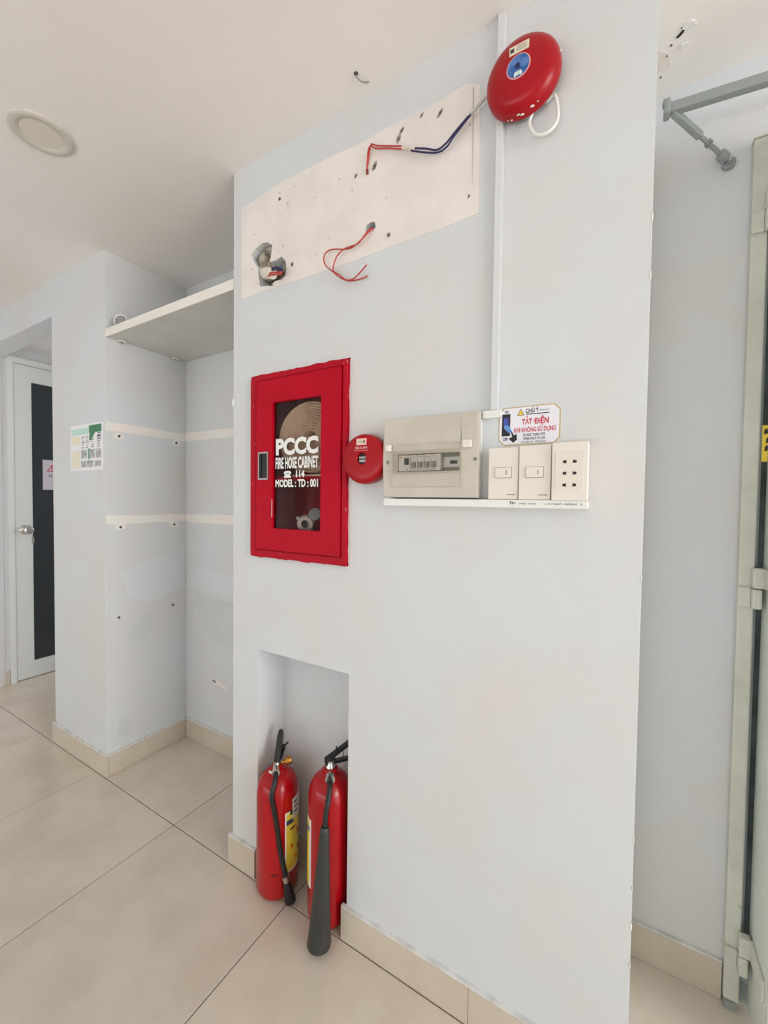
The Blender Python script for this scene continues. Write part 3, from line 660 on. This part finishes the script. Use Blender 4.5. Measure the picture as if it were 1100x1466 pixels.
# ------------------------------------------------------------------ breaker box
mb = thing('breaker_box', (-.424, 0, 1.285), 'aged beige breaker box with five grey toggles on the wall', 'breaker box')
EX0, EX1, EZ0, EZ1 = -.5495, -.2975, 1.2853, 1.4835
obj('back_box', box(EX0+.003, EX1-.003, -.020, -.0002, EZ0+.003, EZ1-.003), M_WHITE, mb)
b = wall_cells([EX0, -.505, -.341, EX1], [-.036, -.020], [EZ0, 1.349, 1.392, EZ1], [(-.505, -.341, -1, 1, 1.349, 1.392)])
bmesh.ops.bevel(b, geom=[e for e in b.edges if all(v.co.y < -.03 for v in e.verts)], offset=.003, segments=3, affect='EDGES')
cv = obj('cover', b, M_BEIGE, mb)
obj('slot_back', box(-.506, -.340, -.0205, -.0201, 1.348, 1.393), M_GREYP, mb)
obj('mounting_rail', box(-.39, -.3415, -.0245, -.0206, 1.358, 1.383), M_STEEL, mb)
obj('rail_slot', box(-.37, -.352, -.0249, -.0243, 1.366, 1.374), M_DGREY, mb)
# raised flap surround and transparent flap
b = wall_cells([-.520, -.517, -.337, -.334], [-.0395, -.0358], [1.312, 1.315, 1.414, 1.417], [(-.517, -.337, -1, 1, 1.315, 1.414)])
obj('flap_rim', b, M_FLAP, mb)
b = wall_cells([-.517, -.505, -.341, -.337], [-.0385, -.0358], [1.315, 1.349, 1.392, 1.414], [(-.505, -.341, -1, 1, 1.349, 1.392)])
obj('flap', b, M_FLAP, mb)
obj('flap_pane', box(-.517, -.337, -.0452, -.0446, 1.343, 1.400), M_CLEAR, mb)
for x0, x1 in ((-.538, -.523), (-.334, -.312)): obj('hinge_peg', box(x0, x1, -.047, -.036, 1.4005, 1.4185, bev=.003), M_IVORY, mb)
for x in (-.536, -.3045):
    s_ = obj('screw', lathe([(0, .002), (.0045, .0015), (.005, 0)], (x, -.036, 1.374), (0, -1, 0), 14), M_GREYP, mb, smooth=True)
    obj('screw_slot', box(x-.003, x+.003, -.0383, -.0378, 1.3735, 1.3745), M_BLACK, s_)
obj('logo', text_bm('sino', -.353, -.318, 1.441, 1.456, -.0363, bold=.0), M_FLAP, mb) if False else None
b = bmesh.new()
for k in range(4):
    poly(ell(-.349+k*.008, 1.449, .0032, .0042, 12), -.0358, .0006, 'front', b)
obj('embossed_mark', b, M_FLAP, mb)
# breaker modules: one main (wide) and four singles
def breaker(x0, x1, tog, up, parent):
    br = obj('breaker_module', box(x0, x1, -.0365, -.0205, 1.3505, 1.3905, bev=.0008), M_LGREY, parent)
    c = (x0+x1)/2 if not tog else tog
    z0, z1 = (1.366, 1.382) if up else (1.358, 1.3725)
    obj('toggle', box(c-.005, c+.005, -.0425, -.0366, z0, z1, bev=.0012), M_GREYP if not up else M_DGREY, br)
    obj('print_mark', poly(rect(c-.005, c+.005, 1.3845, 1.3855), -.0364, .0004), M_PGREY, br)
    obj('print_mark', poly(rect(c-.005, c+.003, 1.3540, 1.3555), -.0364, .0004), M_PGREY, br)
breaker(-.5045, -.470, -.480, True, mb)
obj('type_mark', poly(rect(-.502, -.496, 1.384, 1.387), -.0364, .0004), M_PORANGE, mb)
for k, c in enumerate((-.4605, -.4425, -.4245, -.407)): breaker(c-.0085, c+.0085, None, False, mb)
obj('breaker_blank', box(-.3982, -.3905, -.0365, -.0205, 1.3505, 1.3905), M_LGREY, mb)

# ------------------------------------------------------------------ switches and socket
def switch(x0, x1, z0, z1, d, label):
    t = thing('light_switch', ((x0+x1)/2, 0, z0), label, 'light switch', 'single light switches under the sticker')
    obj('back_box', box(x0+.002, x1-.002, -d+.008, -.0002, z0+.0015, z1-.0015, bev=.002), M_IVORY, t)
    obj('face_plate', box(x0, x1, -d, -d+.0085, z0, z1, bev=.0022, seg=3), M_IVORY, t)
    c = (x0+x1)/2; a0, a1 = c-.018, c+.0185; zz0, zz1 = z0+.047, z0+.0705
    obj('rocker_surround', box(a0, a1, -d-.0008, -d+.001, zz0, zz1), M_PGREY, t)
    rk = obj('rocker', box(a0+.0008, a1-.0008, -d-.0035, -d+.001, zz0+.0008, zz1-.0008, bev=.0012), M_IVORY, t)
    obj('rocker_mark', poly(rect(a1-.0115, a1-.0095, zz0+.007, zz1-.007), -d-.0034, .0003), M_PGREY, rk)
    for k in range(7): obj('maker_mark', poly(rect(x1-.0235+k*.0026, x1-.0215+k*.0026, z0+.009, z0+.0115), -d, .0003), M_PGREY, t)
switch(-.2745, -.2085, 1.2825, 1.397, .033, 'ivory light switch nearest the breaker box')
switch(-.2070, -.1415, 1.2820, 1.398, .036, 'ivory light switch beside the socket plate')
so = thing('power_socket', (-.105, 0, 1.2805), 'ivory wall plate with three pairs of dark socket slots', 'socket')
sx0, sx1, sz0, sz1, sd = -.1395, -.0705, 1.2805, 1.4005, .042
obj('back_box', box(sx0+.002, sx1-.002, -sd+.009, -.0002, sz0+.0015, sz1-.0015, bev=.002), M_IVORY, so)
obj('face_plate', box(sx0, sx1, -sd, -sd+.0095, sz0, sz1, bev=.003, seg=3), M_IVORY, so)
ins = obj('socket_insert', box(-.1325, -.079, -sd-.0008, -sd+.001, 1.302, 1.381, bev=.0006), mat('cream_plastic', (230, 222, 210), .35), so)
for z in (1.360, 1.3365, 1.3125):
    for x, s in ((-.1145, 1), (-.0955, -1)):
        outline = [(x+s*.0035, z-.0036), (x+s*.0035, z+.0036), (x+s*.0015, z+.0030), (x-s*.0015, z+.0030), (x-s*.0035, z+.0014), (x-s*.0035, z-.0014), (x-s*.0015, z-.0030), (x+s*.0015, z-.0030)]
        obj('socket_slot', poly(outline, -sd-.0007, .0003), M_BLACK, ins)

# ------------------------------------------------------------------ warning sticker
st = thing('switch_off_sticker', (-.196, 0, 1.405), 'gold edged white sticker with red TẮT ĐIỆN lettering above the switches', 'sticker')
S0, S1, T0, T1 = -.262, -.130, 1.405, 1.4905
def fpt(fx, fy): return (S0+(S1-S0)*fx, T1-(T1-T0)*fy)
def oct_(m): 
    c, d = .012-m*.4, .0125-m*.4
    a0, a1, z0, z1 = S0+m, S1-m, T0+m, T1-m
    return [(a0+c, z0), (a1-c, z0), (a1, z0+d), (a1, z1-d), (a1-c, z1), (a0+c, z1), (a0, z1-d), (a0, z0+d)]
obj('border', poly(oct_(0), 0, .0006), M_PGOLD, st)
obj('sheet', poly(oct_(.0022), -.0006, .0003), mat('sticker_white', (236, 234, 242), .4), st)
SY = -.0012
def stx(s, fx0, fx1, fy0, fy1, m, bold=.02, shear=0):
    a0, z1 = fpt(fx0, fy0); a1, z0 = fpt(fx1, fy1)
    obj('lettering', text_bm(s, a0, a1, z0, z1, SY, bold=bold, shear=shear), m, st)
def spoly(pts, m, name, d=-.0009): return obj(name, poly([fpt(*p) for p in pts], d, .0002), m, st)
stx('ON', .10, .165, .075, .15, M_PBLACK, .03); stx('OFF', .078, .16, .79, .875, M_PBLACK, .03)
spoly([(.06, .17), (.2, .17), (.195, .75), (.055, .75)], M_PBLACK, 'switch_picture')
spoly([(.085, .27), (.165, .27), (.17, .47), (.09, .47)], M_PBLUE, 'switch_picture', -.0011)
spoly([(.09, .47), (.17, .47), (.24, .655), (.175, .67), (.1, .55)], M_PSKY, 'switch_picture', -.0011)
spoly([(.215, .655), (.235, .655), (.262, .74), (.31, .715), (.315, .86), (.255, .935), (.18, .83), (.195, .8), (.235, .79)], M_PBLACK, 'hand_picture', -.0013)
spoly([(.312, .235), (.43, .235), (.371, .06)], M_PBLACK, 'warning_triangle')
spoly([(.327, .222), (.415, .222), (.371, .085)], M_PYEL, 'triangle_field', -.0011)
stx('!', .366, .376, .115, .21, M_PBLACK, .03)
stx('CHÚ Ý', .452, .662, .045, .185, M_PBLACK, .02)
stx('(Attention)', .68, .83, .115, .165, M_PBLACK, 0)
spoly([(.455, .205), (.825, .205), (.825, .228), (.455, .228)], M_PBLACK, 'underline')
stx('TẮT', .392, .560, .255, .475, M_PRED, .03)
stx('DIỆN', .603, .82, .275, .525, M_PRED, .03)
spoly([(.586, .385), (.640, .385), (.640, .415), (.586, .415)], M_PRED, 'lettering', -.0011)
stx('KHI KHÔNG SỬ DỤNG', .268, .935, .515, .71, M_PRED, .02)
stx('PLEASE TURN OFF', .415, .77, .715, .785, M_PBLACK, .012)
stx('WHEN NOT IN USE', .415, .77, .81, .88, M_PBLACK, .012)
stx('Xin cảm ơn - Thank you!', .385, .79, .895, .975, M_PBLACK, 0, .35)

# ------------------------------------------------------------------ fire extinguishers in the niche
def cyl_patch(c, r, a0, a1, z0, z1, n=14, slope=0):
    b = bmesh.new(); A, B = [], []
    for k in range(n+1):
        a = math.radians(a0+(a1-a0)*k/n)
        for lst, rr in ((A, r+.0006), (B, r-.001)):
            lst.append([b.verts.new((c[0]+rr*math.cos(a), c[1]+rr*math.sin(a), z)) for z in (z0, z1)])
    for k in range(n):
        b.faces.new((A[k][0], A[k+1][0], A[k+1][1], A[k][1]))
        b.faces.new((A[k][1], A[k+1][1], B[k+1][1], B[k][1])); b.faces.new((A[k][0], B[k][0], B[k+1][0], A[k+1][0]))
    b.faces.new((A[0][0], A[0][1], B[0][1], B[0][0])); b.faces.new((A[n][0], B[n][0], B[n][1], A[n][1]))
    bmesh.ops.recalc_face_normals(b, faces=b.faces[:])
    return b
def ext_body(c, Hh, r, label):
    t = thing('fire_extinguisher', (c[0], c[1], 0), label, 'fire extinguisher', 'red extinguishers in the wall niche')
    cy = obj('cylinder', lathe([(0, .0006), (.040, .0006), (.052, .004), (.061, .012), (r, .028), (r, Hh-.075), (r*.985, Hh-.06), (r*.92, Hh-.04), (r*.8, Hh-.022), (r*.6, Hh-.008), (.026, Hh-.001), (.019, Hh+.003), (.018, Hh+.014), (0, Hh+.014)], (c[0], c[1], 0), (0, 0, 1), 48), M_CYL, t, smooth=True)
    return t, cy
# left one, hose with a short nozzle
c = (-.965, .011); r = .0665; Hh = .398
t, cy = ext_body(c, Hh, r, 'shorter red extinguisher with thin hose and small nozzle, lever pointing up')
tc = Vector((.707, -.707, 0)); rt = Vector((.707, .707, 0)); up = Vector((0, 0, 1)); C0 = Vector((c[0], c[1], 0))
vz = Hh+.014
obj('neck_tag', poly([(c[0]-.012, Hh-.008), (c[0]+.006, Hh-.012), (c[0]+.008, Hh+.004), (c[0]-.01, Hh+.006)], c[1]-.028, .001), M_PAPER, t)
obj('valve_body', lathe([(0, 0), (.017, 0), (.017, .008), (.013, .011), (.013, .024), (0, .024)], C0+up*(vz-.012), (0, 0, 1), 20), M_CHROME, t, smooth=True)
obj('outlet_elbow', lathe([(.0, 0), (.010, 0), (.010, .028), (.012, .03), (.012, .044), (0, .044)], C0+up*(vz-.002)-rt*.006, tc, 18), M_CHROME, t, smooth=True)
obj('safety_outlet', lathe([(0, 0), (.006, 0), (.006, .016), (.0115, .018), (.0125, .034), (.011, .038), (0, .038)], C0+up*(vz+.002)+rt*.006, rt+up*.2, 16), M_BRASS, t, smooth=True)
ld = (up*.86-tc*.48+rt*.15).normalized()
p0 = C0+up*(vz+.006)-rt*.004
def lever(p, d, L, wd, th, parent, name):
    side = d.cross(up).normalized(); nrm = side.cross(d)
    b = bmesh.new()
    prof = [(-.5, 0), (.5, 0), (.5, .75), (.42, .92), (.2, 1), (-.2, 1), (-.42, .92), (-.5, .75)]
    A = [b.verts.new(p+side*(x*wd)+d*(y*L)+nrm*th/2) for x, y in prof]; B = [b.verts.new(p+side*(x*wd)+d*(y*L)-nrm*th/2) for x, y in prof]
    b.faces.new(A); b.faces.new(B[::-1])
    for k in range(len(A)): b.faces.new((A[k], B[k], B[(k+1) % len(A)], A[(k+1) % len(A)]))
    bmesh.ops.recalc_face_normals(b, faces=b.faces[:]); bmesh.ops.bevel(b, geom=b.edges[:], offset=min(.001, th/4), segments=2, affect='EDGES')
    return obj(name, b, M_BLACK, parent)
lever(p0+tc*.004, ld, .098, .0195, .009, t, 'squeeze_lever')
lever(p0-tc*.002+rt*.006, (up*.62-tc*.75+rt*.35).normalized(), .055, .015, .007, t, 'carry_handle')
obj('lever_spur', beam(p0+ld*.04+rt*.012, p0+ld*.055+rt*.03, .004, .004), M_BLACK, t)
ring = [p0-rt*.02+tc*.0+up*.012+(rt*math.cos(a)+up*math.sin(a))*.009 for a in [k*2*PI/16 for k in range(17)]]
obj('pin_ring', tube(ring, .0008, 5, sub=0), M_STEEL, t)
obj('hose', tube([C0+tc*.040+up*(vz-.002)-rt*.006, C0+tc*.062+up*(vz-.016)-rt*.008, (-.926, -.053, .36), (-.922, -.047, .314), (-.915, -.040, .25), (-.906, -.034, .175), (-.893, -.024, .095)], .0078, 12), M_BLACK, t, smooth='all')
obj('hose_clamp', tube([(-.8945, -.0255, .103), (-.8915, -.0225, .084)], .0115, 14, sub=0), M_STEEL, t, smooth=True)
obj('nozzle', lathe([(0, 0), (.0105, 0), (.0125, .02), (.0165, .055), (.017, .072), (.014, .076), (0, .074)], (-.8925, -.0235, .088), (.010, .010, -.075), 20), M_BLACK, t, smooth=True)
lb = obj('instruction_label', cyl_patch(c, r, -25, 78, .092, .288), M_PAPER, cy)
obj('label_print', cyl_patch(c, r+.0006, -21, 76, .098, .283), M_PYEL, lb)
obj('label_print', cyl_patch(c, r+.0010, -21, 2, .247, .262), mat('label_navy', (50, 60, 110), .4), lb)
obj('label_print', cyl_patch(c, r+.0010, -10, 8, .226, .232), M_PBLACK, lb)
for a, z, m_ in [(-8, .165, M_PORANGE), (12, .205, M_PORANGE), (20, .14, M_PBLACK), (8, .12, M_PORANGE), (24, .185, M_PBLACK), (-10, .275, M_PBLACK)]:
    obj('label_print', cyl_patch(c, r+.0010, a, a+9, z, z+.014, 4), m_, lb)
lb2 = obj('inspection_label', cyl_patch(c, r+.0012, -2, 60, .255, .322), mat('grey_label', (214, 212, 218), .4), cy)
for z, a in [(.306, 2), (.29, 4), (.275, 3)]: obj('label_print', cyl_patch(c, r+.0018, a, a+14, z, z+.005, 4), M_DGREY, lb2)
obj('dark_scratch', cyl_patch(c, r, -62, -45, .098, .101, 4), M_PBLACK, cy)
# right one, with the big horn
c = (-.765, .031); Hh = .447
t, cy = ext_body(c, Hh, r, 'taller red extinguisher with large black discharge horn, right in the niche')
tc = Vector((.605, -.796, 0)); rt = Vector((.796, .605, 0)); C0 = Vector((c[0], c[1], 0)); vz = Hh+.014
obj('neck_collar', lathe([(0.02, 0), (.024, 0), (.024, .016), (.019, .02), (.0, .02)], C0+up*(Hh-.006), (0, 0, 1), 24), M_CYL, t, smooth=True)
obj('valve_body', lathe([(0, 0), (.016, 0), (.015, .012), (.012, .016), (.012, .026), (0, .026)], C0+up*(vz-.004), (0, 0, 1), 20), M_CHROME, t, smooth=True)
obj('outlet_elbow', lathe([(.0, 0), (.011, 0), (.011, .028), (.0145, .03), (.0145, .042), (0, .042)], C0+up*(vz-.012), tc, 18), M_CHROME, t, smooth=True)
hd = Vector((.52, .82, 0)).normalized()
p0 = C0+up*(vz+.024)-hd*.012-rt*.004
obj('lever_bracket', beam(p0-up*.012+hd*.0, p0-up*.004+hd*.032, .018, .016, bev=.003), M_BLACK, t)
lever(p0+tc*.003, (hd*.9+up*.42).normalized(), .105, .019, .009, t, 'squeeze_lever')
lever(p0-up*.012+hd*.02, (hd*1.0-up*.04).normalized(), .085, .017, .008, t, 'carry_handle')
obj('lever_spur', beam(p0+hd*.035+up*.018, p0+hd*.035+up*.034, .003, .003), M_BLACK, t)
obj('pin_wire', tube([p0+hd*.05+up*.022, p0+hd*.058+up*.008, p0+hd*.056-up*.012], .0012, 6), M_BLACK, t)
obj('hose', tube([C0+tc*.040+up*(vz-.012), C0+tc*.062+up*(vz-.018), (-.719, -.037, .415), (-.719, -.046, .387), (-.718, -.052, .345)], .0078, 12), M_BLACK, t, smooth='all')
obj('horn', lathe([(0, 0), (.0105, 0), (.0125, .004), (.0135, .012), (.018, .09), (.024, .19), (.0305, .29), (.033, .32), (.0345, .327), (.0335, .333), (.030, .333), (.026, .29), (0, .2)], (-.718, -.052, .350), (-.007, -.014, -.333), 36), M_HORN, t, smooth=True)
lb = obj('instruction_label', cyl_patch(c, r, -205, -108, .118, .325), M_PAPER, cy)
obj('label_print', cyl_patch(c, r+.0006, -203, -115, .124, .318), M_PYEL, lb)
obj('label_print', cyl_patch(c, r+.0010, -135, -115, .288, .300), M_PBLUE, lb)

# ------------------------------------------------------------------ awning-style bar with its strut
br = thing('wall_bar', (.06, .27, 2.22), 'grey metal bar with strut bolted to the recessed wall', 'bar')
A_, B_ = Vector((.055, .262, 2.222)), Vector((.5, .235, 2.160))
obj('bar_tube', beam(A_, B_, .020, .022, bev=.003), M_GPAINT, br)
obj('end_clamp', beam(A_-Vector((.006, 0, 0)), A_+Vector((.008, 0, -.001)), .03, .030, bev=.005), M_GPAINT, br)
obj('end_cap', box(.046, .062, .252, .272, 2.232, 2.246, bev=.005), M_GPAINT, br)
F_ = Vector((.194, .380, 2.128)); S_ = A_+Vector((.012, 0, -.008)); dS = F_-S_
obj('strut_arm', beam(S_, S_+dS*.48, .014, .014, bev=.002), M_GPAINT, br)
rod = obj('strut_rod', tube([S_+dS*.46, S_+dS*.86], .0052, 10, sub=0), M_GPAINT, br, smooth=True)
for k in (.61, .64): obj('lock_nut', tube([S_+dS*(k-.008), S_+dS*(k+.008)], .0095, 6, sub=0), M_GPAINT, rod)
obj('strut_fork', beam(S_+dS*.82, S_+dS*.95, .019, .019, bev=.004), M_GPAINT, br)
obj('wall_eye', lathe([(0, 0), (.014, 0), (.014, .010), (.012, .012), (.006, .012), (.006, .02), (0, .02)], (.194, .3918, 2.128), (0, -1, 0), 20), M_GPAINT, br, smooth=True)
obj('bolt', lathe([(0, .004), (.004, .0035), (.005, 0)], (.194, .3718, 2.128), (0, -1, 0), 8), M_STEEL, br)

# ------------------------------------------------------------------ steel gate at the right: post, glazed screen and folded leaf
gd = struct(thing('door_2', (.7, .42, 0), 'tinted glass screen in the gate opening behind the folded leaf', 'door')); del gd['category']
b = wall_cells([.275, .2795, 1.2, 1.25], [.40, .44], [0, .05, 2.11, 2.159], [(.2795, 1.2, 0, 1, .05, 2.11)])
obj('door_frame', b, M_GPAINT, gd)
obj('pane', box(.279, 1.201, .417, .423, .049, 2.111), M_TGLASS, gd)
ys_ = thing('yellow_sticker', (.295, .416, 1.42), 'yellow sticker with black marks on the tinted glass beside the gate post', 'sticker')
obj('sheet', poly(rect(.281, .35, 1.385, 1.475), .4168, .0006), M_PYEL, ys_)
for k, (a, z) in enumerate([(.286, 1.452), (.296, 1.452), (.29, 1.43), (.3, 1.425), (.288, 1.41)]):
    obj('print', poly([(a, z), (a+.008, z+.003), (a+.006, z+.016), (a+.001, z+.013)], .4161, .0004), M_PBLACK, ys_)
gp = thing('gate_post', (.254, .385, 0), 'cream steel gate post against the recessed wall', 'gate post')
obj('post', box(.2385, .2685, .368, .3915, .02, 2.155, bev=.003), M_GATE, gp)
obj('post_foot', box(.2395, .262, .362, .3915, .0005, .02, bev=.002), M_GPAINT, gp)
obj('post_cap', box(.2375, .2695, .366, .3915, 2.1555, 2.160, bev=.001), M_GATE, gp)
for z in (1.953, 1.052, .140):
    hg = obj('hinge', box(.2375, .2610, .3600, .3685, z-.025, z+.023, bev=.0015), M_GATE, gp)
    obj('knuckle', box(.2615, .2795, .3440, .3660, z-.026, z+.0215, bev=.004), M_GATE, hg)
lf = thing('gate_leaf', (.29, .3, 0), 'pale green folded gate leaf at the right edge', 'gate')
lp = obj('leaf_panel', box(.2885, .3120, .232, .392, .012, 2.15, bev=.002), M_LEAF, lf)
obj('leaf_edge', box(.287, .3135, .222, .2315, .012, 2.15, bev=.002), M_GATE, lf)
for z in (1.953, 1.052, .140):
    s_ = obj('hinge_strap', box(.2825, .2884, .250, .352, z+.024, z+.072, bev=.0015), M_GATE, lf)
    obj('knuckle', box(.2615, .2840, .3430, .3660, z+.0240, z+.072, bev=.004), M_GATE, s_)
